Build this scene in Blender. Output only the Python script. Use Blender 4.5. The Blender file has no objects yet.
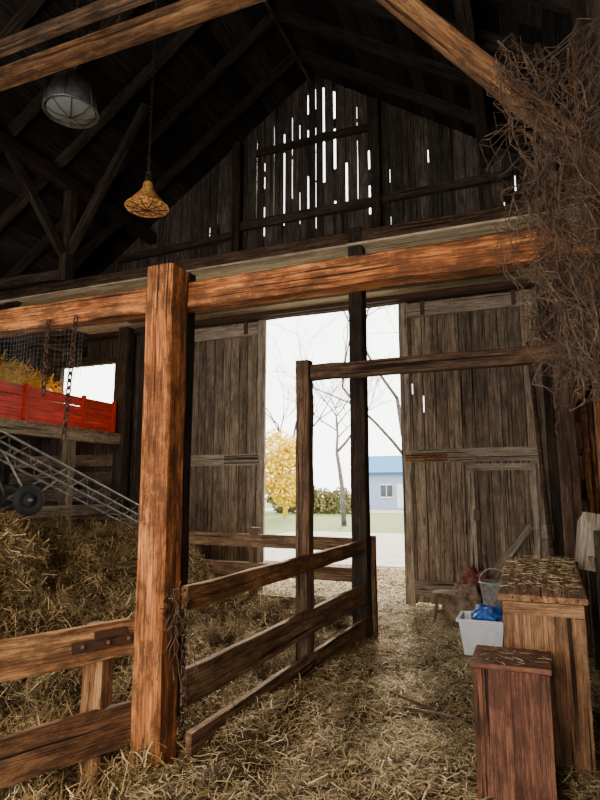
import bpy, bmesh, math, random
import numpy as np
from mathutils import Vector, noise, Matrix
random.seed(7); np.random.seed(7)
R=random.random
def U(a,b): return a+(b-a)*R()
# ------------------------------------------------------------------ mesh builder
class MB:
    def __init__(s): s.v=[];s.f=[];s.g=[];s.r=[];s.m=[];s.sm=[]
    def add(s,vs,fs,gs,rnd,mi=0,smooth=False):
        b=len(s.v); s.v+=[tuple(v) for v in vs]; s.g+=[tuple(g) for g in gs]; s.r+=[rnd]*len(vs)
        for f in fs: s.f.append(tuple(b+i for i in f)); s.m.append(mi); s.sm.append(smooth)
    def beam(s,p0,p1,w,h,up=(0,0,1),ch=0.0,seg=None,jit=0.0,mi=0,rnd=None):
        p0=Vector(p0);p1=Vector(p1);d=p1-p0;L=d.length
        if L<1e-5: return
        x=d/L;up=Vector(up)
        if abs(x.dot(up))>.98: up=Vector((0,1,0)) if abs(x.y)<.9 else Vector((1,0,0))
        y=up.cross(x).normalized();z=x.cross(y)
        a,b=w/2,h/2
        if ch>0: sec=[(a-ch,-b),(a,-b+ch),(a,b-ch),(a-ch,b),(-a+ch,b),(-a,b-ch),(-a,-b+ch),(-a+ch,-b)]
        else: sec=[(a,-b),(a,b),(-a,b),(-a,-b)]
        n=len(sec); seg=seg or 1
        off=(U(0,50),U(0,50),U(0,50)); vs=[];gs=[];fs=[]
        for i in range(seg+1):
            t=i/seg*L; jy=U(-jit,jit);jz=U(-jit,jit)
            for (sy,sz) in sec:
                k=1+U(-jit,jit)*1.2
                ey=U(-jit,jit)*.5 if ch>0 else 0; ez=U(-jit,jit)*.5 if ch>0 else 0
                vs.append(p0+x*t+y*(sy*k+jy+ey)+z*(sz*k+jz+ez)); gs.append((t+off[0],sy+off[1],sz+off[2]))
        for i in range(seg):
            for j in range(n):
                fs.append((i*n+j,i*n+(j+1)%n,(i+1)*n+(j+1)%n,(i+1)*n+j))
        fs.append(tuple(reversed(range(n)))); fs.append(tuple(seg*n+j for j in range(n)))
        s.add(vs,fs,gs,R() if rnd is None else rnd,mi)
    def box(s,x0,x1,y0,y1,z0,z1,mi=0,along='x',rnd=None,ch=0,seg=1,jit=0):
        cx,cy,cz=(x0+x1)/2,(y0+y1)/2,(z0+z1)/2
        if along=='x': s.beam((x0,cy,cz),(x1,cy,cz),y1-y0,z1-z0,mi=mi,rnd=rnd,ch=ch,seg=seg,jit=jit)
        elif along=='y': s.beam((cx,y0,cz),(cx,y1,cz),x1-x0,z1-z0,mi=mi,rnd=rnd,ch=ch,seg=seg,jit=jit)
        else: s.beam((cx,cy,z0),(cx,cy,z1),x1-x0,y1-y0,up=(0,1,0),mi=mi,rnd=rnd,ch=ch,seg=seg,jit=jit)
    def lathe(s,prof,o,axis=(0,0,1),n=24,mi=0,smooth=True,rot=0,sx=1,sy=1):
        o=Vector(o);az=Vector(axis).normalized()
        t=Vector((0,0,1)) if abs(az.z)<.9 else Vector((1,0,0))
        ax=t.cross(az).normalized(); ay=az.cross(ax)
        vs=[];gs=[];fs=[]
        for (r,h) in prof:
            for j in range(n):
                a=rot+2*math.pi*j/n
                p=o+ax*(r*math.cos(a)*sx)+ay*(r*math.sin(a)*sy)+az*h
                vs.append(p);gs.append(tuple(p))
        for i in range(len(prof)-1):
            for j in range(n): fs.append((i*n+j,i*n+(j+1)%n,(i+1)*n+(j+1)%n,(i+1)*n+j))
        s.add(vs,fs,gs,R(),mi,smooth)
    def tube(s,pts,r,n=6,mi=0,r1=None,smooth=True,rnd=None):
        pts=[Vector(p) for p in pts];vs=[];gs=[];fs=[];m=len(pts);r1=r if r1 is None else r1
        for i,p in enumerate(pts):
            d=(pts[min(i+1,m-1)]-pts[max(i-1,0)]).normalized()
            t=Vector((0,0,1)) if abs(d.z)<.9 else Vector((1,0,0))
            ax=t.cross(d).normalized();ay=d.cross(ax); rr=r+(r1-r)*i/(m-1)
            for j in range(n):
                a=2*math.pi*j/n;q=p+ax*rr*math.cos(a)+ay*rr*math.sin(a);vs.append(q);gs.append(tuple(q))
        for i in range(m-1):
            for j in range(n): fs.append((i*n+j,i*n+(j+1)%n,(i+1)*n+(j+1)%n,(i+1)*n+j))
        fs.append(tuple(reversed(range(n))));fs.append(tuple((m-1)*n+j for j in range(n)))
        s.add(vs,fs,gs,R() if rnd is None else rnd,mi,smooth)
    def torus(s,c,axis,Rr,r,n=20,m=8,mi=0,sq=1):
        prof=[(Rr+r*math.cos(2*math.pi*k/m),r*sq*math.sin(2*math.pi*k/m)) for k in range(m+1)]
        s.lathe(prof,c,axis,n,mi)
    def chain(s,p0,p1,link=.04,r=.004,mi=0):
        p0=Vector(p0);p1=Vector(p1);d=p1-p0;n=max(2,int(d.length/(link*.8)))
        for i in range(n):
            c=p0+d*((i+.5)/n);ax=(1,0.2,0) if i%2 else (0.2,1,0)
            axv=Vector(ax).normalized(); sd=d.normalized().cross(axv).normalized()
            pts=[c+d.normalized()*(link*.55*math.cos(a))+sd*(link*.32*math.sin(a)) for a in [k*math.pi/4 for k in range(9)]]
            s.tube(pts,r,4,mi)
    def build(s,name,mats,parent=None):
        me=bpy.data.meshes.new(name)
        arr=np.array(s.v,dtype=float);c=(arr.min(0)+arr.max(0))/2;c[2]=arr[:,2].min()
        me.from_pydata((arr-c).tolist(),[],s.f)
        a=me.attributes.new('gc','FLOAT_VECTOR','POINT');a.data.foreach_set('vector',np.array(s.g,dtype=np.float32).ravel())
        a=me.attributes.new('rnd','FLOAT','POINT');a.data.foreach_set('value',np.array(s.r,dtype=np.float32))
        for m in mats: me.materials.append(m)
        me.polygons.foreach_set('material_index',s.m); me.polygons.foreach_set('use_smooth',s.sm)
        me.update()
        ob=bpy.data.objects.new(name,me);bpy.context.collection.objects.link(ob);ob.location=c
        if parent: ob.parent=parent
        return ob
def empty(name,loc=(0,0,0)):
    e=bpy.data.objects.new(name,None);bpy.context.collection.objects.link(e);return e
# ------------------------------------------------------------------ materials
def newmat(name):
    m=bpy.data.materials.new(name);m.use_nodes=True;nt=m.node_tree
    b=nt.nodes['Principled BSDF'];return m,nt,b
def ramp(nt,stops):
    r=nt.nodes.new('ShaderNodeValToRGB');e=r.color_ramp.elements
    while len(e)<len(stops): e.new(.5)
    for i,(p,c) in enumerate(stops): e[i].position=p;e[i].color=(*c,1)
    return r
def nz(nt,vec,scale,detail=5,rough=.6):
    n=nt.nodes.new('ShaderNodeTexNoise');n.inputs['Scale'].default_value=scale;n.inputs['Detail'].default_value=detail;n.inputs['Roughness'].default_value=rough
    if vec: nt.links.new(vec,n.inputs['Vector'])
    return n.outputs['Fac']
def mp(nt,vec,sc):
    m=nt.nodes.new('ShaderNodeMapping');m.inputs['Scale'].default_value=sc;nt.links.new(vec,m.inputs['Vector']);return m.outputs['Vector']
def mixc(nt,mode,fac,a,b):
    m=nt.nodes.new('ShaderNodeMix');m.data_type='RGBA';m.blend_type=mode
    if isinstance(fac,(int,float)): m.inputs[0].default_value=fac
    else: nt.links.new(fac,m.inputs[0])
    for k,v in ((6,a),(7,b)):
        if isinstance(v,tuple): m.inputs[k].default_value=(*v,1)
        else: nt.links.new(v,m.inputs[k])
    return m.outputs[2]
def mathn(nt,op,a,b,clamp=False):
    m=nt.nodes.new('ShaderNodeMath');m.operation=op;m.use_clamp=clamp
    for k,v in ((0,a),(1,b)):
        if isinstance(v,(int,float)): m.inputs[k].default_value=v
        else: nt.links.new(v,m.inputs[k])
    return m.outputs[0]
def wood(name,dark,mid,light,var=.5,rough=.85,bump=1.0,stain=(.02,.012,.008),stn=.6):
    m,nt,b=newmat(name)
    at=nt.nodes.new('ShaderNodeAttribute');at.attribute_name='gc';g=at.outputs['Vector']
    ar=nt.nodes.new('ShaderNodeAttribute');ar.attribute_name='rnd'
    n1=nz(nt,mp(nt,g,(1.3,24,24)),1,7,.72); n2=nz(nt,mp(nt,g,(5,170,170)),1,3,.6); n3=nz(nt,mp(nt,g,(1,2.5,2.5)),3.2,8,.8)
    s=mathn(nt,'ADD',mathn(nt,'MULTIPLY',n1,.55),mathn(nt,'MULTIPLY',n2,.45))
    rp=ramp(nt,[(.39,dark),(.5,mid),(.62,light)]);nt.links.new(s,rp.inputs[0])
    c=rp.outputs[0]
    r3=ramp(nt,[(.45,(0,0,0)),(.56,(1,1,1))]);nt.links.new(n3,r3.inputs[0])
    c=mixc(nt,'MIX',mathn(nt,'MULTIPLY',r3.outputs[0],stn),c,stain)
    n4=nz(nt,mp(nt,g,(.8,42,42)),1,2,.5)
    r4=ramp(nt,[(.33,(1,1,1)),(.37,(0,0,0))]);nt.links.new(n4,r4.inputs[0])
    c=mixc(nt,'MIX',mathn(nt,'MULTIPLY',r4.outputs[0],.92),c,tuple(q*.2 for q in dark))
    v=nt.nodes.new('ShaderNodeTexVoronoi');v.inputs['Scale'].default_value=1;nt.links.new(mp(nt,g,(2.2,8,8)),v.inputs['Vector'])
    r5=ramp(nt,[(.09,(1,1,1)),(.17,(0,0,0))]);nt.links.new(v.outputs['Distance'],r5.inputs[0])
    c=mixc(nt,'MIX',mathn(nt,'MULTIPLY',r5.outputs[0],.6),c,tuple(q*.6 for q in dark))
    hv=nt.nodes.new('ShaderNodeHueSaturation')
    nt.links.new(c,hv.inputs['Color']);nt.links.new(mathn(nt,'ADD',mathn(nt,'MULTIPLY',ar.outputs['Fac'],var),1-var/2),hv.inputs['Value'])
    nt.links.new(hv.outputs[0],b.inputs['Base Color']);b.inputs['Roughness'].default_value=rough
    b.inputs['Specular IOR Level'].default_value=.2
    bp=nt.nodes.new('ShaderNodeBump');bp.inputs['Strength'].default_value=bump;bp.inputs['Distance'].default_value=.012
    hh=mathn(nt,'SUBTRACT',s,mathn(nt,'MULTIPLY',r4.outputs[0],.6));nt.links.new(hh,bp.inputs['Height']);nt.links.new(bp.outputs[0],b.inputs['Normal'])
    return m
W_orange=wood('wood_orange',(.045,.014,.006),(.25,.085,.024),(.53,.235,.075),stn=.78,stain=(.045,.018,.009))
W_fence=wood('wood_fence',(.045,.026,.015),(.16,.092,.047),(.33,.215,.125),stn=.5)
W_rail=wood('wood_rail_warm',(.05,.022,.010),(.205,.092,.036),(.42,.235,.105),stn=.62)
W_door=wood('wood_door',(.085,.062,.042),(.24,.18,.125),(.45,.355,.255),var=.8,stn=.45,stain=(.06,.044,.030))
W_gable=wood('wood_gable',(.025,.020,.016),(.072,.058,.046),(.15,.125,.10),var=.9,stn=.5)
W_grey=wood('wood_grey',(.11,.088,.064),(.29,.235,.175),(.48,.41,.32),var=.5,stn=.35,stain=(.07,.05,.036))
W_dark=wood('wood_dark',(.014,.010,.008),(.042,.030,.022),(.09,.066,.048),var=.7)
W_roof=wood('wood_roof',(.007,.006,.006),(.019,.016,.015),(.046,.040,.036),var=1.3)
W_brown=wood('wood_brown',(.03,.018,.011),(.10,.056,.032),(.20,.125,.075),var=.6)
W_plank=wood('wood_plank_light',(.28,.22,.14),(.52,.43,.30),(.70,.60,.45),var=.5,stn=.35,stain=(.16,.11,.07))
W_platf=wood('wood_platform',(.10,.07,.04),(.22,.16,.10),(.36,.28,.18),var=.5,stn=.4)
W_chest=wood('wood_chest',(.07,.034,.016),(.24,.12,.055),(.44,.26,.14),stn=.6,stain=(.06,.035,.02))
W_redbrown=wood('wood_redbrown',(.05,.020,.012),(.145,.06,.034),(.27,.125,.07),stn=.65,stain=(.04,.02,.014))
W_red=wood('red_paint',(.25,.015,.010),(.62,.035,.018),(.75,.07,.035),stn=.3,bump=.2,rough=.5)
W_bark=wood('bark',(.05,.04,.035),(.11,.09,.08),(.17,.14,.12))
def simple(name,col,rough=.5,metal=0,noise_s=20,amt=.35,bump=.2,col2=None,p=(.4,.6)):
    m,nt,b=newmat(name);tc=nt.nodes.new('ShaderNodeTexCoord')
    n=nz(nt,tc.outputs['Object'],noise_s,6,.7)
    r=ramp(nt,[(p[0],col),(p[1],col2 or tuple(c*(1-amt) for c in col))]);nt.links.new(n,r.inputs[0])
    nt.links.new(r.outputs[0],b.inputs['Base Color']);b.inputs['Roughness'].default_value=rough;b.inputs['Metallic'].default_value=metal
    bp=nt.nodes.new('ShaderNodeBump');bp.inputs['Strength'].default_value=bump;bp.inputs['Distance'].default_value=.005
    nt.links.new(n,bp.inputs['Height']);nt.links.new(bp.outputs[0],b.inputs['Normal']);return m
M_iron=simple('rusty_iron',(.05,.035,.03),.6,.5,30,.5,col2=(.10,.04,.02))
M_steel=simple('galvanised_steel',(.40,.40,.40),.45,.4,25,.5)
M_frame=simple('weathered_steel',(.24,.23,.22),.55,.4,25,.5,col2=(.11,.08,.055))
M_wire=simple('wire_mesh_steel',(.13,.12,.11),.6,.3,25,.5)
M_rust=simple('rusted_sheet',(.20,.085,.042),.75,.1,7,.5,.6,col2=(.06,.028,.018))
M_lamp=simple('lamp_enamel_dark',(.10,.105,.10),.45,.3,20,.5)
M_lampo=simple('lamp_enamel_rust',(.98,.50,.13),.5,.1,45,.5,.6,col2=(.20,.07,.02),p=(.46,.56))
M_white=simple('white_plastic',(.62,.65,.70),.4,0,5,.15)
M_whitep=simple('white_paint',(.6,.6,.6),.5,0,5,.15)
M_blue=simple('blue_plastic',(.03,.13,.50),.35,0,12,.5)
M_tire=simple('tire_rubber',(.010,.010,.010),.85)
M_sack=simple('sack_cloth',(.24,.17,.11),.9,0,12,.6,.6)
M_redcloth=simple('red_cloth',(.20,.045,.035),.9,0,12,.6,.6)
M_net=simple('net_twine',(.11,.066,.038),.9,0,15,.6,.2)
M_grass=simple('grass',(.055,.11,.012),1,0,1.5,.4,.5,col2=(.11,.14,.02))
M_gravel=simple('gravel',(.36,.33,.28),1,0,4,.3,.5)
M_leafy=simple('yellow_leaves',(.85,.58,.015),.8,0,2,.3,.1)
M_leafg=simple('green_leaves',(.07,.11,.025),.8,0,2,.4,.1,col2=(.20,.12,.04))
M_shed=simple('shed_siding',(.24,.31,.46),.7,0,3,.1,.1)
M_broof=simple('blue_roof',(.015,.16,.32),.6,0,3,.2,.1)
M_win=simple('dark_window',(.05,.06,.07),.2,0,3,.2,0)
def glassm():
    m,nt,b=newmat('lamp_glass');b.inputs['Base Color'].default_value=(.13,.14,.13,1);b.inputs['Roughness'].default_value=.4
    tc=nt.nodes.new('ShaderNodeTexCoord');v=nt.nodes.new('ShaderNodeTexVoronoi');v.inputs['Scale'].default_value=35;nt.links.new(tc.outputs['Object'],v.inputs['Vector'])
    bp=nt.nodes.new('ShaderNodeBump');bp.inputs['Strength'].default_value=.8;nt.links.new(v.outputs['Distance'],bp.inputs['Height']);nt.links.new(bp.outputs[0],b.inputs['Normal']);return m
M_glass=glassm()
def strawblade(name,cols):
    m,nt,b=newmat(name);ar=nt.nodes.new('ShaderNodeAttribute');ar.attribute_name='rnd'
    n=len(cols);rp=ramp(nt,[(i/(n-1),c) for i,c in enumerate(cols)]);nt.links.new(ar.outputs['Fac'],rp.inputs[0])
    nt.links.new(rp.outputs[0],b.inputs['Base Color']);b.inputs['Roughness'].default_value=.75;b.inputs['Specular IOR Level'].default_value=.15
    return m
M_straw=strawblade('straw',[(.035,.022,.011),(.15,.102,.048),(.34,.25,.12),(.57,.44,.235),(.82,.71,.46)])
M_hay=strawblade('hay',[(.03,.018,.008),(.135,.082,.034),(.32,.215,.09),(.57,.42,.20),(.85,.71,.42)])
def strawfloor(name,k=1.):
    m,nt,b=newmat(name);tc=nt.nodes.new('ShaderNodeTexCoord');o=tc.outputs['Object']
    fs=[]
    for ang in (0.3,1.4,2.5):
        mm=nt.nodes.new('ShaderNodeMapping');mm.inputs['Rotation'].default_value=(0,0,ang);mm.inputs['Scale'].default_value=(12,120,50);nt.links.new(o,mm.inputs['Vector'])
        fs.append(nz(nt,mm.outputs['Vector'],1,3,.6))
    s=mathn(nt,'MAXIMUM',mathn(nt,'MAXIMUM',fs[0],fs[1]),fs[2])
    rp=ramp(nt,[(.47,(.022*k,.014*k,.007*k)),(.60,(.095*k,.062*k,.028*k)),(.74,(.30*k,.21*k,.105*k))]);nt.links.new(s,rp.inputs[0])
    big=nz(nt,o,1.2,4,.6);r2=ramp(nt,[(.35,(.6,.55,.5)),(.65,(1,1,1))]);nt.links.new(big,r2.inputs[0])
    nt.links.new(mixc(nt,'MULTIPLY',1.,rp.outputs[0],r2.outputs[0]),b.inputs['Base Color']);b.inputs['Roughness'].default_value=.9;b.inputs['Specular IOR Level'].default_value=.1
    bp=nt.nodes.new('ShaderNodeBump');bp.inputs['Strength'].default_value=.8;bp.inputs['Distance'].default_value=.02
    nt.links.new(s,bp.inputs['Height']);nt.links.new(bp.outputs[0],b.inputs['Normal']);return m
M_floor=strawfloor('straw_floor')
# ------------------------------------------------------------------ layout
YW=8.25; XL=-9.6; XR=.62; RX,RZ=-3.1,8.5; YF=-1.5
def roof(x): return RZ-(.68*(RX-x) if x<RX else .70*(x-RX))
def ss(a,b,x):
    t=np.clip((x-a)/(b-a),0,1);return t*t*(3-2*t)
def hz(x,y):
    x=np.asarray(x,float);y=np.asarray(y,float)
    n=.022*np.sin(3.1*x+1.3*y)+.02*np.sin(5.3*x-4.1*y+1)+.012*np.sin(9*x+7*y)+.008*np.sin(17*x-13*y)
    pen=ss(-1.9,-2.4,x)*ss(2.3,3.1,y)*(1-ss(6.3,7.2,y))
    heap=.18+.80*ss(-3.0,-4.7,x)*(.8+.2*np.sin(2.2*y+1))+.10*np.sin(6*x+3*y)*np.sin(5*y-2*x)+.08*np.sin(11*x+1.5*np.sin(5*y))*np.sin(9*y+1)+.04*np.sin(21*x+3*y)*np.sin(19*y)
    side=.13*np.exp(-((x+1.82)/.33)**2)*ss(1.5,2.6,y)*(1-ss(3.6,5.5,y))
    inner=1-ss(7.8,8.2,y)
    return .03*inner+n*(1+pen)*inner+pen*heap+side+.05*ss(-.6,.2,x)*inner
def grid_floor():
    N=240
    xs=np.linspace(XL,XR,N);ys=np.linspace(YF,YW+.1,N)
    X,Y=np.meshgrid(xs,ys);Z=hz(X,Y)
    v=np.stack([X,Y,Z],-1).reshape(-1,3).tolist();n=N
    f=[(j*n+i,j*n+i+1,(j+1)*n+i+1,(j+1)*n+i) for j in range(n-1) for i in range(n-1)]
    me=bpy.data.meshes.new('floor');me.from_pydata(v,[],f);me.materials.append(M_floor)
    me.polygons.foreach_set('use_smooth',[True]*len(f))
    o=bpy.data.objects.new('floor',me);bpy.context.collection.objects.link(o)
grid_floor()
def blades(name,n,x0,x1,y0,y1,l0,l1,w,tilt,lift,mat,mask=None,clump=None,mean=.44):
    x=np.random.uniform(x0,x1,n);y=np.random.uniform(y0,y1,n)
    dens=np.ones(n)
    if clump:
        dens=.5+.5*np.sin(clump*x+2*np.sin(clump*.7*y))*np.sin(clump*1.2*y+2*np.sin(clump*.6*x))
        k=np.random.rand(n)<(.3+.7*dens);x=x[k];y=y[k];dens=dens[k]
    n=len(x);z=hz(x,y)+np.random.rand(n)**2*lift*(.4+.9*dens)
    a=np.random.uniform(0,2*np.pi,n);el=np.random.normal(0,tilt,n);L=np.random.uniform(l0,l1,n)
    d=np.stack([np.cos(a)*np.cos(el),np.sin(a)*np.cos(el),np.sin(el)],-1)
    sd=np.stack([-np.sin(a),np.cos(a),np.random.uniform(-.6,.6,n)],-1)*w*np.random.uniform(.5,1.3,n)[:,None]/2
    c=np.stack([x,y,z+np.abs(np.sin(el))*L*.4],-1)
    bend=np.stack([np.random.normal(0,.15,n),np.random.normal(0,.15,n),np.random.uniform(0,.25,n)],-1)*L[:,None]
    p0=c-d*L[:,None]/2;p1=c+bend*.6;p2=c+d*L[:,None]/2
    V=np.stack([p0-sd,p0+sd,p1-sd,p1+sd,p2-sd,p2+sd],1).reshape(-1,3)
    b=np.arange(n)[:,None]*6
    F=np.concatenate([b+np.array([[0,1,3,2]]),b+np.array([[2,3,5,4]])],0)
    me=bpy.data.meshes.new(name);me.from_pydata(V.tolist(),[],F.tolist())
    at=me.attributes.new('rnd','FLOAT','POINT');at.data.foreach_set('value',np.repeat(np.clip(np.random.normal(mean,.26,n),0,1),6).astype(np.float32))
    me.materials.append(mat);o=bpy.data.objects.new(name,me);bpy.context.collection.objects.link(o);return o
blades('straw_litter',110000,-1.95,.5,1.6,8.1,.03,.13,.0045,.25,.05,M_straw,clump=3.)
blades('hay_heap',130000,-6.3,-1.9,2.2,7.0,.05,.20,.005,.48,.14,M_hay,clump=4.,mean=.41)
blades('straw_litter',9000,-6.5,-1.9,6.5,8.1,.08,.22,.006,.2,.05,M_straw)
blades('straw_litter',16000,-5.2,-.8,8.4,12,.05,.2,.008,.2,.03,M_straw)
# ------------------------------------------------------------------ back wall (gable)
def gable():
    m=MB();x=XL
    while x<XR:
        loft=-4.44<x<-2.1
        bw=.14 if loft else .175
        x1=min(x+bw*U(.8,1.2),XR);xc=(x+x1)/2;top=roof(xc)+.07
        zb=0.0 if (xc<-6.0 or xc>.12) else 4.42
        segs=[(zb,top)]
        if -8.1<xc<-6.85: segs=[(0,3.05),(3.85,top)]
        if x<=-3.2<x1: segs=[(zb,7.62),(8.12,top)]
        for a,b in segs:
            m.beam((xc,YW+U(0,.012),a),(xc,YW+U(0,.012),b),x1-x,.025,up=(0,1,0),seg=6,jit=.002)
        g=random.choice([.012,.018,.026,.038]) if loft else U(.006,.014)
        nsl=random.choice([3,4,5]) if loft else (2 if R()<.5 else 0)
        z=zb;cuts=[]
        if not(-8.1<xc<-6.85):
            for k in range(nsl):
                a=U(5.75,roof(xc)-.5) if loft else U(max(zb,4.9),max(top-.6,5.0))
                cuts.append((a,min(a+U(.08,.85 if loft else .3),top-.25)))
        cuts.sort()
        if -8.1<xc<-6.85: cuts=[(3.05,3.85)]
        for a,b in cuts:
            if a>z: m.beam((x1+g/2,YW+.03,z),(x1+g/2,YW+.03,a),g+.05,.02,up=(0,1,0)); 
            z=max(z,b)
        if z<top: m.beam((x1+g/2,YW+.03,z),(x1+g/2,YW+.03,top),g+.05,.02,up=(0,1,0))
        x=x1+g
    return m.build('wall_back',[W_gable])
gable()
fr=MB()
fr.beam((XL,YW-.1,4.42),(XR,YW-.1,4.42),.16,.22,ch=.01,seg=20,jit=.004)
for px in (-4.44,-2.03): fr.beam((px,YW-.1,4.5),(px,YW-.1,roof(px)-.1),.15,.15,ch=.01,seg=8,jit=.004)
fr.beam((-4.4,YW-.08,5.98),(-2.05,YW-.08,5.98),.06,.15,seg=4,jit=.004)
fr.beam((-4.1,YW-.08,7.25),(-2.05,YW-.08,7.25),.06,.11,seg=4,jit=.004)
fr.beam((-6.9,YW-.08,5.78),(-4.5,YW-.08,5.85),.08,.12,seg=4,jit=.004)
fr.beam((-2.0,YW-.08,6.0),(-.1,YW-.08,6.0),.08,.12,seg=4,jit=.004)
for px in (-6.15,.25): fr.beam((px,YW-.1,0),(px,YW-.1,4.35),.2,.2,ch=.012,seg=10,jit=.005)
fr.beam((-8.2,YW-.06,2.98),(-6.75,YW-.06,2.98),.08,.1);fr.beam((-8.2,YW-.06,3.9),(-6.75,YW-.06,3.9),.08,.1)
fr.beam((-6.8,YW-.06,3.0),(-6.8,YW-.06,3.9),.1,.08);fr.beam((-8.15,YW-.06,3.0),(-8.15,YW-.06,3.9),.1,.08)
fr.build('trim_1',[W_dark])
# ------------------------------------------------------------------ barn doors
def door(x0,x1,name,right):
    m=MB();x=x0;y=YW-.02;zb,zt=.06,4.32
    while x<x1-.02:
        w=min(U(.13,.19),x1-x);g=U(.006,.014)
        m.beam((x+w/2,y+U(0,.01),zb+U(0,.05)),(x+w/2,y+U(0,.01),zt),w-g,.028,up=(0,1,0),seg=4,jit=.0015)
        if x+w<x1-.04:
            if R()<.3:
                a=U(.3,3.6);m.beam((x+w,y+.022,zb+.05),(x+w,y+.022,a),.05,.012,up=(0,1,0),mi=4);m.beam((x+w,y+.022,a+U(.08,.25)),(x+w,y+.022,zt),.05,.012,up=(0,1,0),mi=4)
            else: m.beam((x+w,y+.022,zb+.05),(x+w,y+.022,zt),.05,.012,up=(0,1,0),mi=4)
        x+=w
    for z,h in ((.28,.2),(2.07,.18),(4.18,.2)):
        m.beam((x0,y-.04,z),(x1,y-.04,z),.04,h,seg=6,jit=.003,mi=1)
    for xx in ((x0+.06),(x1-.06)): m.beam((xx,y-.045,zb),(xx,y-.045,zt),.13,.045,up=(0,1,0),seg=8,jit=.003,mi=1)
    if right:
        m.beam((x0+.05,y-.085,2.04),(x0+.62,y-.085,2.04),.03,.10,mi=2,rnd=1)
        for xx in (-.82,-.04): m.beam((xx,y-.06,.2),(xx,y-.06,1.95),.09,.05,up=(0,1,0),mi=1,seg=4,jit=.003)
        m.beam((-.86,y-.075,1.9),(0.,y-.075,1.9),.05,.09,mi=1)
        m.beam((-.76,y-.06,.45),(-.09,y-.06,.45),.03,.12,mi=1);m.beam((-.6,y-.09,.5),(-.1,y-.09,1.15),.03,.10,mi=1)
        m.box(-.8,-.72,y-.10,y-.05,1.2,1.34,mi=3);m.tube([(-.9,y-.09,1.0),(-.9,y-.13,1.03),(-.9,y-.13,1.15),(-.9,y-.09,1.18)],.01,mi=3)
    else:
        m.beam((x1-.7,y-.07,2.07),(x1-.1,y-.07,2.07),.03,.13,mi=1)
    for xx in (x0+.35,x1-.35): m.box(xx-.03,xx+.03,y-.085,y-.06,4.1,4.4,mi=3,along='z')
    return m.build(name,[W_door,W_grey,W_rail,M_iron,W_dark])
door(-6.02,-3.9,'barn_door',False);door(-1.74,.20,'barn_door',True)
t=MB();t.beam((-6.3,YW-.21,4.36),(XR-.02,YW-.21,4.36),.05,.07);t.build('door_track',[M_iron])
# ------------------------------------------------------------------ side walls
m=MB();y=YF
while y<YW:
    w=U(.17,.22);m.beam((XR,y+w/2,0),(XR,y+w/2,roof(XR)),w-.006,.025,up=(1,0,0),seg=2)
    m.beam((XR+.025,y+w,0),(XR+.025,y+w,roof(XR)),.06,.02,up=(1,0,0));y+=w
for yy in (1.2,2.1,3.9,4.8,5.5,6.9,7.6): m.beam((XR-.07,yy,0),(XR-.07,yy,roof(XR)-.2),.10,.12,up=(1,0,0),mi=1 if yy in (5.5,6.9) else 0,ch=.008,seg=8,jit=.004)
for zz in (.9,2.6,3.6): m.beam((XR-.15,-1.4,zz),(XR-.15,YW-.25,zz),.04,.13,mi=1 if zz<3 else 0,seg=8,jit=.003)
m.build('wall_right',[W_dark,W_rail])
m=MB();y=YF
while y<YW:
    w=U(.17,.22);m.beam((XL,y+w/2,0),(XL,y+w/2,roof(XL)),w-.006,.025,up=(1,0,0))
    m.beam((XL-.025,y+w,0),(XL-.025,y+w,roof(XL)),.06,.02,up=(1,0,0));y+=w
m.build('wall_left',[W_dark])
m=MB();x=XL
while x<XR:
    w=.2;xc=x+w/2;zb=3.4 if -5.6<xc<.2 else 0
    m.beam((xc,YF,zb),(xc,YF,roof(xc)),w+.004,.03,up=(0,1,0));x+=w
m.beam((-5.8,YF+.05,3.4),(.3,YF+.05,3.4),.1,.2)
m.build('light_block_wall',[W_dark])  # unseen wall behind camera, added to block upper daylight; opening sized for light
# ------------------------------------------------------------------ roof
m=MB()
def roofside(x_e,sgn):
    n=int(abs(x_e-RX)/.2)+1
    for i in range(n):
        xa=RX+sgn*i*.2;xb=RX+sgn*(i+1)*.2
        pa=Vector((xa,0,roof(xa)));pb=Vector((xb,0,roof(xb)));c=(pa+pb)/2;L=(pb-pa).length
        d=(pb-pa).normalized();up=Vector((d.z*-sgn,0,abs(d.x)))
        ys=[YF-.1,U(1,2.5),U(4,6),YW+.3]
        for a,b in zip(ys[:-1],ys[1:]): m.beam((c.x,a,c.z+.02+(i%2)*.006),(c.x,b,c.z+.02+(i%2)*.006),L+.03,.022,up=up,seg=1)
roofside(XL-.3,-1);roofside(XR+.4,1)
yy=.2
while yy<YW:
    for xe in (XL,XR+.2):
        m.beam((RX,yy,RZ-.10),(xe,yy,roof(xe)-.10),.06,.16,mi=1,seg=6,jit=.004)
    yy+=.82
m.beam((RX,YF,RZ-.12),(RX,YW,RZ-.12),.05,.22,mi=1)
for xp in (-6.2,-.4): m.beam((xp,YF,roof(xp)-.30),(xp,YW-.02,roof(xp)-.30),.16,.2,mi=1,ch=.01,seg=12,jit=.004)
m.build('ceiling',[W_roof,W_dark])
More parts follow.
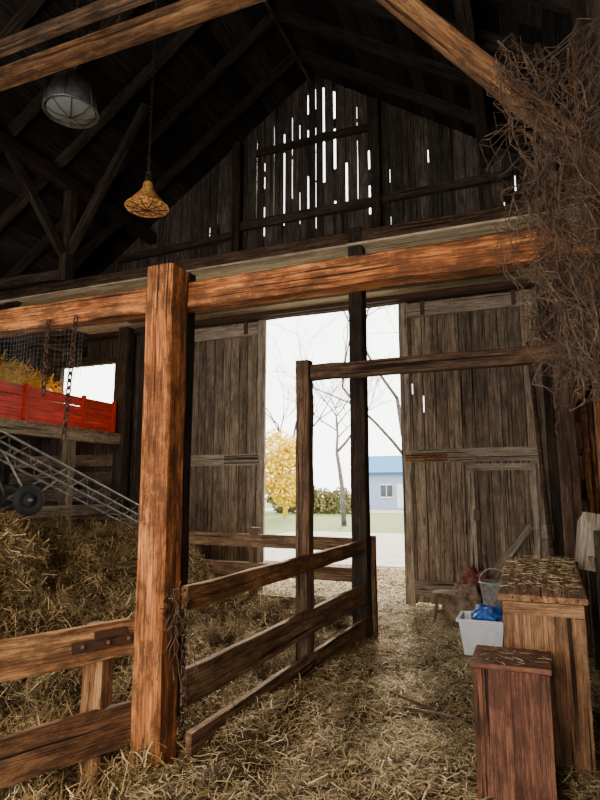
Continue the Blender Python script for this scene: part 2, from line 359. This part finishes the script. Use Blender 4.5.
# ------------------------------------------------------------------ timber frame (bents)
m=MB()
m.beam((XL+.05,2.95,4.80),(XR-.1,2.95,4.80),.12,.12,ch=.012,seg=24,jit=.003,rnd=0)
m.beam((XL+.05,3.05,5.20),(-2.4,3.05,5.20),.08,.10,ch=.008,seg=20,jit=.003,mi=1,rnd=1)
m.build('tie_beam',[W_rail,W_brown])
m=MB();m.beam((XL+.1,3.0,2.80),(XR-.1,3.0,2.80),.13,.165,ch=.010,seg=36,jit=.0035,rnd=.8);m.build('crossbeam',[W_orange])
m=MB();m.beam((-2.0,2.84,-.02),(-2.02,2.84,2.93),.185,.185,up=(0,1,0),ch=.016,seg=12,jit=.0035,rnd=.75)
m.beam((-2.09,3.15,.0),(-2.09,3.15,3.02),.10,.10,up=(0,1,0),mi=1,ch=.008,seg=10,jit=.004)
m.build('timber_post',[W_orange,W_dark,M_iron])
m=MB();m.beam((.50,2.97,0),(.50,2.97,roof(.5)-.1),.16,.16,up=(0,1,0),ch=.012,seg=12,jit=.004);m.build('timber_post',[W_dark])
m=MB();m.beam((-.90,2.9,4.76),(.43,2.9,3.05),.08,.12,ch=.01,seg=10,jit=.003,rnd=.2);m.build('knee_brace',[W_rail])
m=MB();m.beam((-1.8,6.22,0),(-1.8,6.22,4.62),.17,.17,up=(0,1,0),ch=.012,seg=14,jit=.004)
m.build('timber_post',[W_dark])
m=MB();m.beam((.30,6.22,0),(.30,6.22,roof(.30)-.1),.17,.17,up=(0,1,0),ch=.012,seg=14,jit=.004)
m.build('timber_post',[W_brown])
m=MB();m.beam((-6.5,8.0,0),(-6.5,8.0,4.4),.2,.2,up=(0,1,0),ch=.012,seg=14,jit=.004);m.build('timber_post',[W_dark])
m=MB();m.beam((-1.87,4.74,0),(-1.87,4.74,2.74),.125,.125,up=(0,1,0),ch=.01,seg=12,jit=.004,rnd=.9)
m.beam((-1.80,4.74,2.63),(.40,4.74,2.63),.09,.135,ch=.008,seg=12,jit=.004)
m.build('gate_frame',[W_brown])
m=MB();m.tube([(.0,7.9,3.5),(.08,7.85,1.7),(.17,7.75,.02)],.028,8);m.build('leaning_pole',[W_brown])
m=MB()
for yy in (2.95,6.22):
    m.beam((-6.2,yy,4.6),(-6.2,yy,roof(-6.2)-.35),.15,.15,up=(0,1,0),ch=.01,seg=5,jit=.004)
    m.beam((-6.2,yy,4.7),(-8.3,yy,roof(-8.3)-.2),.10,.14);m.beam((-6.2,yy,5.0),(-4.9,yy,roof(-4.9)-.2),.08,.12)
    m.beam((-6.2,yy+.1,5.0),(-6.2,yy+1.1,roof(-6.2)-.38),.08,.12);m.beam((-6.2,yy-.1,5.0),(-6.2,yy-1.1,roof(-6.2)-.38),.08,.12)
m.beam((XL+.05,6.22,3.9),(-6.2,6.22,3.9),.12,.15,seg=4,jit=.004)
m.beam((-7.6,1,4.1),(-7.6,8.2,4.1),.12,.16,seg=8,jit=.004)
m.beam((-8.4,1,3.5),(-8.4,8.2,3.5),.12,.16,seg=8,jit=.004)
m.beam((-8.5,6.2,3.5),(-7.0,6.2,4.5),.1,.14)
m.build('roof_strut',[W_dark])
# ------------------------------------------------------------------ hay loft
m=MB();m.beam((XL+.6,6.22,4.50),(XR-.04,6.22,4.50),.14,.17,ch=.012,seg=24,jit=.005,mi=1)
y=6.10
while y<YW-.15:
    xs=[-7.4,U(-5.5,-4.5),U(-2.5,-1.5),XR-.03]
    for a,b in zip(xs[:-1],xs[1:]): m.beam((a,y+.07,4.40+U(0,.008)),(b-.005,y+.07,4.40),.135,.024,seg=3,jit=.002)
    y+=.15
m.beam((-5.9,7.3,4.30),(-.1,7.3,4.30),.10,.12,mi=1,ch=.01,seg=8,jit=.004)
m.build('hay_loft',[W_plank,W_brown])
# ------------------------------------------------------------------ pen fence
m=MB()
for z,h,y0,mi in ((.99,.135,2.93,1),(.51,.20,2.93,0),(.16,.20,3.0,0)):
    m.beam((-1.885,y0,z),(-1.75,6.45,z+.01),.04,h,seg=14,jit=.004,mi=mi,ch=.004,rnd=.8)
m.beam((-1.72,6.36,0),(-1.72,6.36,1.1),.09,.07,up=(0,1,0),seg=4,jit=.003)
for z in (.99,.66,.3): m.beam((-1.85,6.40,z),(-6.3,6.42,z+.03),.04,.15,seg=10,jit=.005)
for xx in (-3.2,-4.7,-6.2): m.beam((xx,6.47,0),(xx,6.47,1.15),.1,.1,up=(0,1,0))
m.build('pen_fence',[W_fence,W_rail])
m=MB();G0=Vector((-2.1,2.84,0));gd=Vector((-.39,-.92,0)).normalized()
def gp(t,z): return G0+gd*t+Vector((0,0,z))
m.beam(gp(0,.80),gp(1.9,.80),.045,.19,seg=12,jit=.003,ch=.005,mi=1,rnd=1);m.beam(gp(.06,.35),gp(1.9,.35),.045,.22,seg=12,jit=.003,ch=.005,mi=1,rnd=0)
m.beam(gp(.22,.02)+Vector((-.07,.03,0)),gp(.22,.88)+Vector((-.07,.03,0)),.13,.09,up=(0,1,0),seg=5,jit=.003,mi=1)
m.beam(gp(1.7,.1),gp(1.7,.9),.1,.08,up=(0,1,0))
off=Vector((.92,-.39,0))*.03
m.beam(gp(-.03,.80)+off,gp(.42,.80)+off,.01,.055,mi=2);m.beam(gp(.02,.70)+off,gp(.02,.92)+off,.14,.012,up=(0,1,0),mi=2)
m.beam(gp(.12,.84)+off,gp(.30,.84)+off,.01,.05,mi=2)
for tt in (.1,.22,.36): m.lathe([(.0,.012),(.012,.009),(.016,0)],gp(tt,.8)+off*1.2,axis=(.92,-.39,0),n=10,mi=2)
m.build('pen_gate',[W_fence,W_rail,M_iron])
m=MB()
for k in range(26):
    p=Vector((-1.86+U(-.05,.04),2.80+U(-.04,.12),U(.85,1.10)));pts=[p.copy()]
    for i in range(9): p=p+Vector((U(-.03,.03),U(-.03,.03),U(-.07,.03)));pts.append(p.copy())
    m.tube(pts,.003,4)
m.build('baling_twine',[M_net])
m=MB();m.chain((-1.86,2.88,.92),(-1.86,2.9,.30),.05,.005);m.build('hanging_chain',[M_iron])
m=MB();m.chain((-2.78,2.9,2.74),(-2.8,2.88,1.92),.06,.007);m.build('hanging_chain',[M_iron])
m=MB();m.chain((-3.02,2.9,2.74),(-3.0,2.88,2.22),.06,.007);m.build('hanging_chain',[M_iron])
# ------------------------------------------------------------------ nets
def netsheet(name,fn,nu,nv,th,mat):
    v=[];f=[]
    for j in range(nv+1):
        for i in range(nu+1): v.append(tuple(fn(i/nu,j/nv)))
    for j in range(nv):
        for i in range(nu): a=j*(nu+1)+i;f.append((a,a+1,a+nu+2,a+nu+1))
    me=bpy.data.meshes.new(name);me.from_pydata(v,[],f);me.materials.append(mat)
    o=bpy.data.objects.new(name,me);bpy.context.collection.objects.link(o)
    w=o.modifiers.new('w','WIREFRAME');w.thickness=th;w.use_even_offset=False
    return o
net=empty('hanging_net')
for L in range(6):
    low=L>=4
    def fn(u,v,L=L,low=low):
        z=(2.95-.88*v) if low else (3.62-1.60*v)
        cx=.12+.03*(L%4)+.08*v; hw=(.22*(1-.45*v**2) if low else .25*(1-.58*v**2.5)*(.8+.2*math.sin(v*7+L)))
        x=cx+(u-.5)*2*hw; y=2.76-.05*(L%4)+.07*math.sin(u*9+L*2+v*4)
        q=noise.noise_vector(Vector((u*4+L*7,v*9,L*3.1)))*.12+noise.noise_vector(Vector((u*10+L*7,v*20,L*5.1)))*.05
        return Vector((x,y,z+ .08*math.sin(u*5+L)))+q
    o=netsheet('net_layer_%d'%L,fn,12,22 if low else 36,.0042,M_net);o.parent=net
m=MB()
for k in range(70):
    v=R();p=Vector((.17+.05*v+U(-.2,.26)*(1-.5*v),2.70+U(-.12,.12),3.55-1.5*v));pts=[p.copy()];dv=Vector((U(-1,1),U(-.6,.6),U(-1,.6)))*.018
    for i in range(9): dv=dv*.7+Vector((U(-1,1),U(-1,1),U(-1,.6)))*.02;p=p+dv;pts.append(p.copy())
    m.tube(pts,.0022,3,mi=0)
for k in range(150):
    v=R();p=Vector((.16+.05*v+U(-.22,.25)*(1-.5*v),2.70+U(-.12,.12),3.5-1.4*v));d=Vector((U(-1,1),U(-1,1),U(-1,1)))*.02
    m.tube([p-d,p+d],.002,3,mi=1)
o=m.build('net_strands',[M_net,W_rail],net)
netsheet('chicken_wire',lambda u,v:Vector((-3.6+.85*u,2.93+.02*math.sin(u*9),2.74-.42*v+.02*math.sin(u*14)*v)),26,13,.0026,M_wire)
# ------------------------------------------------------------------ lamps
def lamp1(c,top,cone):
    m=MB();cx,cy,cz=c
    if cone: prof=[(.035,.22),(.045,.21),(.055,.15),(.075,.12),(.13,.05),(.19,-.02),(.215,-.05),(.210,-.055),(.19,-.03),(.12,.04),(.03,.08)]
    else: prof=[(.06,.26),(.12,.25),(.165,.21),(.19,.14),(.205,.05),(.225,-.04),(.215,-.05),(.19,.05),(.15,.12),(.05,.16)]
    m.lathe(prof,c,n=32,mi=0)
    if cone:
        m.lathe([(.20,-.045),(.15,-.055),(.07,-.065),(.0,-.07)],c,n=28,mi=1)
        for k in range(10):
            a=k*math.pi/5;m.tube([(cx+.205*math.cos(a),cy+.205*math.sin(a),cz-.055),(cx+.1*math.cos(a),cy+.1*math.sin(a),cz-.075),(cx,cy,cz-.085)],.005,4,mi=2)
        m.torus((cx,cy,cz-.075),(0,0,1),.13,.004,24,4,mi=2);m.torus((cx,cy,cz-.05),(0,0,1),.213,.006,28,5,mi=0)
        m.lathe([(.0,.28),(.03,.27),(.035,.21)],c,n=14,mi=2)
    else:
        m.lathe([(.20,-.035),(.17,-.055),(.11,-.075),(.0,-.085)],c,n=28,mi=1)
        m.lathe([(.0,.34),(.05,.33),(.06,.25)],c,n=14,mi=2)
        for k in range(6):
            a=k*math.pi/3;m.tube([(cx+.12*math.cos(a),cy+.12*math.sin(a),cz+.26),(cx+.2*math.cos(a),cy+.2*math.sin(a),cz+.15),(cx+.23*math.cos(a),cy+.23*math.sin(a),cz-.04)],.006,4,mi=2)
        m.torus((cx,cy,cz-.04),(0,0,1),.222,.010,28,6,mi=0)
        for k in range(8):
            a=k*math.pi/4;m.tube([(cx+.21*math.cos(a),cy+.21*math.sin(a),cz-.04),(cx+.13*math.cos(a),cy+.13*math.sin(a),cz-.085),(cx,cy,cz-.10)],.004,4,mi=2)
    m.torus((cx,cy,cz+(.31 if cone else .37)),(0,1,0),.03,.005,14,5,mi=2)
    m.chain((cx,cy,cz+(.33 if cone else .39)),(cx,cy,top),.06,.005,mi=2)
    return m
m=lamp1((-3.55,3.5,4.87),roof(-3.55)-.02,False)
m.tube([(-3.55,3.5,5.2),(-3.35,3.45,5.5),(-3.15,3.35,5.35),(-2.95,3.3,5.7),(-2.75,3.2,5.45),(-2.7,3.0,4.8)],.01,6,mi=2)
m.build('pendant_lamp',[M_lamp,M_glass,M_iron])
m=lamp1((-3.48,4.5,4.46),roof(-3.48)-.02,True);m.build('pendant_lamp',[M_lampo,M_lampo,M_iron])
# ------------------------------------------------------------------ side loft with red wagon box
m=MB();m.beam((-6.5,3.0,2.42),(-6.5,7.88,2.42),.14,.16,mi=1,ch=.01,seg=10,jit=.004,rnd=.9)
for yy in (4.9,6.8): m.beam((-6.5,yy,0),(-6.5,yy,2.34),.14,.14,up=(0,1,0),mi=1,seg=5,jit=.004)
y=3.0
while y<7.9: m.beam((-6.42,y,2.515),(XL+.1,y,2.515),.14,.03,mi=1);y+=.15
for zz in (1.2,1.5,1.8,2.1): m.beam((-9,8.0,zz),(-6.62,8.0,zz),.03,.2,mi=1)
m.beam((-6.42,5.6,1.3),(-6.42,7.9,1.3),.04,.15,mi=1)
m.build('side_loft',[W_platf,W_platf])
m=MB()
for z in (2.66,2.80,2.95): m.beam((-6.48,3.6,z),(-6.48,7.75,z),.035,.135,seg=4,jit=.002);m.beam((-8.2,3.6,z),(-8.2,7.75,z),.035,.135);m.beam((-8.2,7.75,z),(-6.48,7.75,z),.035,.135);m.beam((-8.2,3.6,z),(-6.48,3.6,z),.035,.135)
for y in (3.7,4.8,5.9,7.0,7.7): m.beam((-6.45,y,2.55),(-6.45,y,3.05),.06,.04,up=(0,1,0),mi=0)
m.box(-8.2,-6.48,3.6,7.75,2.535,2.59)
m.build('red_wagon_box',[W_red,M_iron])
def hayblob(name,c,rx,ry,rz_,n,mat,l=.16):
    m=MB()
    for k in range(n):
        a=U(0,6.283);e=math.asin(U(0,1));s=U(.75,1.0);p=Vector((c[0]+rx*math.cos(a)*math.cos(e)*s,c[1]+ry*math.sin(a)*math.cos(e)*s,c[2]+rz_*math.sin(e)*s))
        d=Vector((U(-1,1),U(-1,1),U(-.6,.6))).normalized()*l*U(.4,1);sd=d.cross(Vector((U(-1,1),U(-1,1),1))).normalized()*.005
        m.add([p-sd,p+sd,p+d+sd,p+d-sd],[(0,1,2,3)],[(0,0,0)]*4,min(1,max(0,random.gauss(.45,.25))))
    m.lathe([(.93,0),(.85,.45),(.55,.78),(.0,.9)],(0,0,0),n=16)
    k=len(m.v)-64
    for i in range(k,len(m.v)):
        v=m.v[i];m.v[i]=(c[0]+v[0]*rx*.95,c[1]+v[1]*ry*.95,c[2]+v[2]*rz_*.95);m.r[i]=.25
    return m.build(name,[mat])
M_hayY=strawblade('golden_hay',[(.55,.30,.03),(.85,.52,.06),(.95,.72,.16)])
hayblob('loose_hay',(-7.2,6.1,2.60),.66,1.4,.92,4200,M_hayY,.2)
hayblob('hay_heap',(-5.1,4.0,.75),.8,.8,.75,7000,M_hay)
# ------------------------------------------------------------------ hay elevator
m=MB();A=Vector((-4.35,5.85,1.12));B=Vector((-5.55,3.25,2.55));d=(B-A);L=d.length;x=d/L;sdv=Vector((x.y,-x.x,0)).normalized()*.24;upv=x.cross(sdv.normalized());upv=upv if upv.z>0 else -upv
for s in (-1,1):
    for h in (0,.17): m.tube([A+sdv*s+upv*h,B+sdv*s+upv*h],.013,6)
    n=14
    for i in range(n):
        t0=L*i/n;t1=L*(i+.5)/n;t2=L*(i+1)/n
        m.tube([A+x*t0+sdv*s,A+x*t1+sdv*s+upv*.17,A+x*t2+sdv*s],.006,5)
for i in range(15):
    m.tube([A+x*(L*i/14)-sdv,A+x*(L*i/14)+sdv],.009,5)
m.tube([A-sdv*1.2,A+sdv*1.2],.035,8)
wc=Vector((-5.0,4.55,1.50))
for s in (-1,1):
    c=wc+sdv*s*1.5;m.torus(c,sdv,.11,.045,22,8,mi=1);m.lathe([(.0,.02),(.08,.02),(.08,-.02),(.0,-.02)],c,sdv,14,mi=1)
    m.tube([c,A+x*1.3+sdv*s],.013,6);m.tube([c,A+x*1.9+sdv*s],.013,6)
m.tube([wc-sdv*1.8,wc+sdv*1.8],.018,6)
m.build('hay_elevator',[M_frame,M_tire])
# ------------------------------------------------------------------ right side items
m=MB();x0,x1,y0,y1=-.36,.0,3.30,3.64
for i in range(2): m.box(x0+(x1-x0)*i/2,x0+(x1-x0)*(i+1)/2-.002,y0,y0+.02,.02,.69,along='z',rnd=.6)
m.box(x0,x0+.02,y0+.021,y1,.02,.69,along='z',rnd=.5);m.box(x1-.02,x1,y0+.021,y1,.02,.69,along='z',rnd=.5);m.box(x0+.02,x1-.02,y1-.02,y1,.02,.69)
m.box(x0-.014,x1+.014,y0-.018,y1+.012,.691,.718,ch=.004,rnd=1)
for xx in (x0+.018,x1-.018): m.box(xx-.022,xx+.022,y0-.014,y0-.001,.02,.686,along='z',rnd=.4)
for i in range(50):
    p=Vector((U(x0,x1),U(y0,y1),.722));d=Vector((U(-1,1),U(-1,1),U(-.03,.10)))*.035
    m.tube([p-d,p+d],.0015,3,mi=1)
m.build('wooden_feed_box',[W_redbrown,M_straw])
m=MB();x0,x1,y0,y1=-.22,.20,3.74,4.75
n=2
for i in range(n): m.box(x0+(x1-x0)*i/n,x0+(x1-x0)*(i+1)/n-.002,y0,y0+.03,0.02,.96,along='z',seg=3,jit=.001,rnd=.6)
for i in range(3):
    za=.02+.94*i/3;m.box(x0,x0+.03,y0+.031,y1,za,za+.309,along='y',rnd=.6);m.box(x1-.03,x1,y0+.031,y1,za,za+.309,along='y')
m.box(x0,x1,y1-.03,y1,.02,.96)
m.box(x0-.008,x0+.04,y0-.016,y0-.002,.02,.885,along='z',rnd=.3);m.box(x1-.04,x1+.008,y0-.016,y0-.002,.02,.885,along='z',rnd=.3)
m.box(x0-.005,x1+.005,y0-.024,y0-.002,.89,.96,rnd=.8)
for i in range(2):
    xa=x0-.03+(x1-x0+.06)*i/2;xb=x0-.03+(x1-x0+.06)*(i+1)/2-.003
    m.beam(((xa+xb)/2,y0-.05,.985),((xa+xb)/2,y1+.02,1.08),xb-xa,.035,mi=0,seg=4,jit=.002,ch=.006,rnd=1)
for k in range(520):
    p=Vector((U(x0,x1),y0+(y1-y0)*R()**.6,0));p.z=1.007+(p.y-y0)*.09+U(0,.035)*R();d=Vector((U(-1,1),U(-1,1),U(-.05,.15)))*.035
    m.tube([p-d,p+d],.0016,3,mi=1)
m.build('feed_chest',[W_chest,M_straw])
m=MB()
for i in range(4): m.beam((.36+.02*(i%2),4.95+i*.24,1.0),(.42,4.95+i*.24,1.42-.03*i),.22,.02,up=(0,1,0),seg=2,jit=.003)
m.beam((.34,4.85,1.08),(.34,5.8,1.08),.03,.06)
for yy in (4.9,5.75): m.beam((.40,yy,0),(.40,yy,1.3),.06,.06,up=(0,1,0),mi=1)
m.build('slatted_hay_rack',[W_grey,W_dark])
m=MB()
for yy in (6.7,7.5): m.beam((.30,yy,0),(.30,yy,2.45),.09,.06,up=(0,1,0),rnd=1,seg=4,jit=.002);m.beam((.50,yy,0),(.50,yy,2.45),.05,.06,up=(0,1,0))
for zz in (.9,1.5,2.0,2.4): m.beam((.40,6.64,zz),(.40,7.56,zz),.26,.03)
m.beam((.27,6.66,2.18),(.27,7.54,2.18),.02,.10,rnd=1)
for (yy,zz,r,h,k) in ((6.85,1.515,.06,.18,1),(7.05,1.515,.05,.13,2),(7.3,1.515,.07,.2,1),(6.95,2.015,.05,.12,2),(7.25,.915,.08,.22,1)):
    m.lathe([(0,0),(r,0),(r,h),(r*.9,h+.01),(0,h+.01)],(.40,yy,zz),n=18,mi=k)
m.build('storage_shelf',[W_rail,M_rust,M_frame])
m=MB();s2=math.sqrt(2)
m.lathe([(0,.0),(.15*s2,.0),(.185*s2,.30),(.205*s2,.305),(.205*s2,.33),(.18*s2,.33),(.14*s2,.03),(0,.03)],(-.56,6.1,.06),n=4,rot=math.pi/4,smooth=False,sy=1.1)
m.build('plastic_tub',[M_white])
def blob(name,c,r,sc,mat,seed,parent=None):
    bm=bmesh.new();bmesh.ops.create_icosphere(bm,subdivisions=4,radius=1)
    for v in bm.verts:
        p=v.co.copy();k=1+.35*noise.noise(p*1.6+Vector((seed,0,0)))+.2*noise.noise(p*4+Vector((seed,3,0)))+.07*noise.noise(p*10)
        v.co=Vector((p.x*sc[0],p.y*sc[1],p.z*sc[2]))*k*r
        if v.co.z<-r*sc[2]*.75: v.co.z=-r*sc[2]*.75
    me=bpy.data.meshes.new(name);bm.to_mesh(me);bm.free();me.materials.append(mat)
    for p in me.polygons:p.use_smooth=True
    o=bpy.data.objects.new(name,me);o.location=c;bpy.context.collection.objects.link(o);return o
blob('blue_plastic_bag',(-.52,6.15,.40),.13,(1.05,1,.75),M_blue,2)
m=MB()
for z in (.06,.17): m.box(-.62,-.18,6.75,6.78,z,z+.09);m.box(-.62,-.18,7.12,7.15,z,z+.09);m.box(-.65,-.62,6.75,7.15,z,z+.09,along='y');m.box(-.18,-.15,6.75,7.15,z,z+.09,along='y')
for i in range(4): m.box(-.64,-.16,6.75+i*.1,6.84+i*.1,.265,.285)
m.build('wooden_crate',[W_fence])
m=MB();c=(-.50,6.92,.285)
m.lathe([(0,0),(.11,0),(.115,.03),(.15,.30),(.158,.305),(.158,.32),(.148,.32),(.11,.02),(0,.015)],c,n=28)
m.tube([(c[0]+.155*math.cos(a),c[1]-.02,c[2]+.30+.16*math.sin(a)) for a in [math.pi*k/12 for k in range(13)]],.006,6)
m.build('metal_bucket',[M_steel])
blob('feed_sack',(-.84,7.25,.24),.25,(.8,.7,1.1),M_sack,5);blob('feed_sack',(-.75,7.6,.33),.24,(.85,.8,1.3),M_redcloth,9)
m=MB();c=(-1.08,7.3,.36)
m.lathe([(0,0),(.155,0),(.165,.01),(.165,.03),(.155,.04),(0,.04)],c,n=24)
for k in range(4):
    a=k*1.571+.4;m.beam((c[0]+.09*math.cos(a),c[1]+.09*math.sin(a),.37),(c[0]+.15*math.cos(a),c[1]+.15*math.sin(a),.03),.035,.035)
m.torus((c[0],c[1],.17),(0,0,1),.125,.010,4,5)
m.build('milking_stool',[W_platf])
m=MB();m.box(.02,.16,7.95,8.05,1.0,1.18,ch=.01);m.box(.04,.14,7.94,7.95,1.03,1.15);m.tube([(.09,8.02,1.18),(.09,8.05,2.2)],.012,6);m.build('electrical_box',[M_frame])
m=MB();m.tube([(-.95,4.3,.09),(-.6,4.25,.1),(-.35,4.0,.09)],.012,6,r1=.006);m.tube([(-1.3,4.7,.1),(-.75,4.35,.08)],.01,6);m.build('stick',[W_brown])
# ------------------------------------------------------------------ outdoors
def plane(name,x0,x1,y0,y1,z,mat):
    me=bpy.data.meshes.new(name);me.from_pydata([(x0,y0,z),(x1,y0,z),(x1,y1,z),(x0,y1,z)],[],[(0,1,2,3)]);me.materials.append(mat)
    o=bpy.data.objects.new(name,me);bpy.context.collection.objects.link(o)
plane('ground',-90,60,YW,120,-.04,M_grass)
plane('driveway',-9,3,YW+.02,22,-.02,M_gravel);plane('driveway',-30,20,41,48,-.02,M_gravel)
plane('barnyard_straw',-6,1,YW+.05,12.5,-.012,M_floor)
def tree(name,base,h,r,seed,spread=.5,depth=5):
    random.seed(seed);m=MB()
    def br(p,d,l,r,k):
        pts=[p.copy()];q=p.copy();dd=d.copy()
        for i in range(4): dd=(dd+Vector((U(-1,1),U(-1,1),U(-.3,.6)))*.14).normalized();q=q+dd*l/4;pts.append(q.copy())
        m.tube(pts,r,5,r1=r*.6)
        if k>0:
            for j in range(3 if k>2 else 4):
                t=random.choice([2,3,4,4]);nd=(dd+Vector((U(-1,1),U(-1,1),U(-.4,.7)))*spread*1.5).normalized();br(pts[t],nd,l*U(.6,.8),r*.52,k-1)
    br(Vector(base),Vector((0,0,1)),h*.35,r,depth);return m.build(name,[W_bark])
tree('bare_tree',(-8.3,26,-.04),10,.14,3,.6)
tree('bare_tree',(-5.3,27,-.04),17,.16,12,.8,6)
tree('bare_tree',(-19,44,-.04),14,.22,5,.5)
random.seed(21)
def leaves(name,cs,n,size,mat):
    m=MB()
    for k in range(n):
        c,r=random.choice(cs);d=Vector((random.gauss(0,1),random.gauss(0,1),random.gauss(0,1))).normalized()*r*U(.5,1)
        p=Vector(c)+d;a=Vector((U(-1,1),U(-1,1),U(-1,1))).normalized()*size;b=a.cross(Vector((U(-1,1),U(-1,1),U(-1,1)))).normalized()*size*.7
        m.add([p-a,p+b,p+a,p-b],[(0,1,2,3)],[(0,0,0)]*4,R())
    m.tube([(cs[0][0][0],cs[0][0][1],-.05),cs[0][0]],.15,6,r1=.05);return m.build(name,[mat])
leaves('yellow_tree',[((-14.3,33,2.8),1.5),((-15.0,33,4.0),1.4),((-14.0,33.5,3.8),1.1),((-15.4,33,2.4),1.2),((-14.2,33,1.5),1.0)],5000,.12,M_leafy)
leaves('hedge',[((-17.8+i*1.25,39+U(-1,1),U(.5,1.4)),1.1) for i in range(5)],5000,.12,M_leafg)
m=MB();m.box(-14.6,-4,50,56,-.05,3.0,mi=0)
for s in (-1,1):
    m.beam((-15.0,53+s*1.75,3.85),(-3.6,53+s*1.75,3.85),3.95,.12,up=Vector((0,s*.45,1)).normalized(),mi=1)
for xx in (-12.6,-9.6): m.box(xx,xx+1.0,49.95,50,1.0,2.0,mi=2);m.box(xx-.1,xx+1.1,49.93,49.96,.9,1.0,mi=3);m.box(xx-.1,xx+1.1,49.93,49.96,2.0,2.1,mi=3);m.box(xx+.47,xx+.53,49.93,49.95,1.0,2.0,mi=3)
m.box(-11.2,-10.3,49.94,50,-.0,2.1,mi=3);m.beam((-14.6,53,3.2),(-14.6,53,4.3),3,.1)
m.build('farm_shed',[M_shed,M_broof,M_win,M_whitep])
# ------------------------------------------------------------------ lights, world, camera
w=bpy.data.worlds.new('World');bpy.context.scene.world=w;w.use_nodes=True
bg=w.node_tree.nodes['Background'];bg.inputs[0].default_value=(1,.985,.955,1);bg.inputs[1].default_value=7.5
def area(name,loc,rot,size,e,col,spread=180):
    l=bpy.data.lights.new(name,'AREA');l.size=size;l.energy=e;l.color=col;l.spread=math.radians(spread);o=bpy.data.objects.new(name,l);o.location=loc;o.rotation_euler=rot;bpy.context.collection.objects.link(o)
area('fill_light',(-1.0,-1.1,2.2),(math.radians(88),0,math.radians(16)),1.0,55,(1,.75,.50),110)  # added warm fill from behind the camera, not a lamp in the barn
l=bpy.data.lights.new('sun','SUN');l.energy=11;l.color=(1,.83,.60);l.angle=math.radians(5)
o=bpy.data.objects.new('sun',l);bpy.context.collection.objects.link(o)
o.rotation_euler=Vector((.26,-1,-.42)).to_track_quat('-Z','Y').to_euler()
cam=bpy.data.cameras.new('cam');co=bpy.data.objects.new('camera',cam);bpy.context.collection.objects.link(co)
cam.lens=36*580/800;cam.clip_start=.05;cam.clip_end=500
co.location=(0,0,1.6);co.rotation_euler=(math.radians(90+8.8),0,math.radians(22))
bpy.context.scene.camera=co
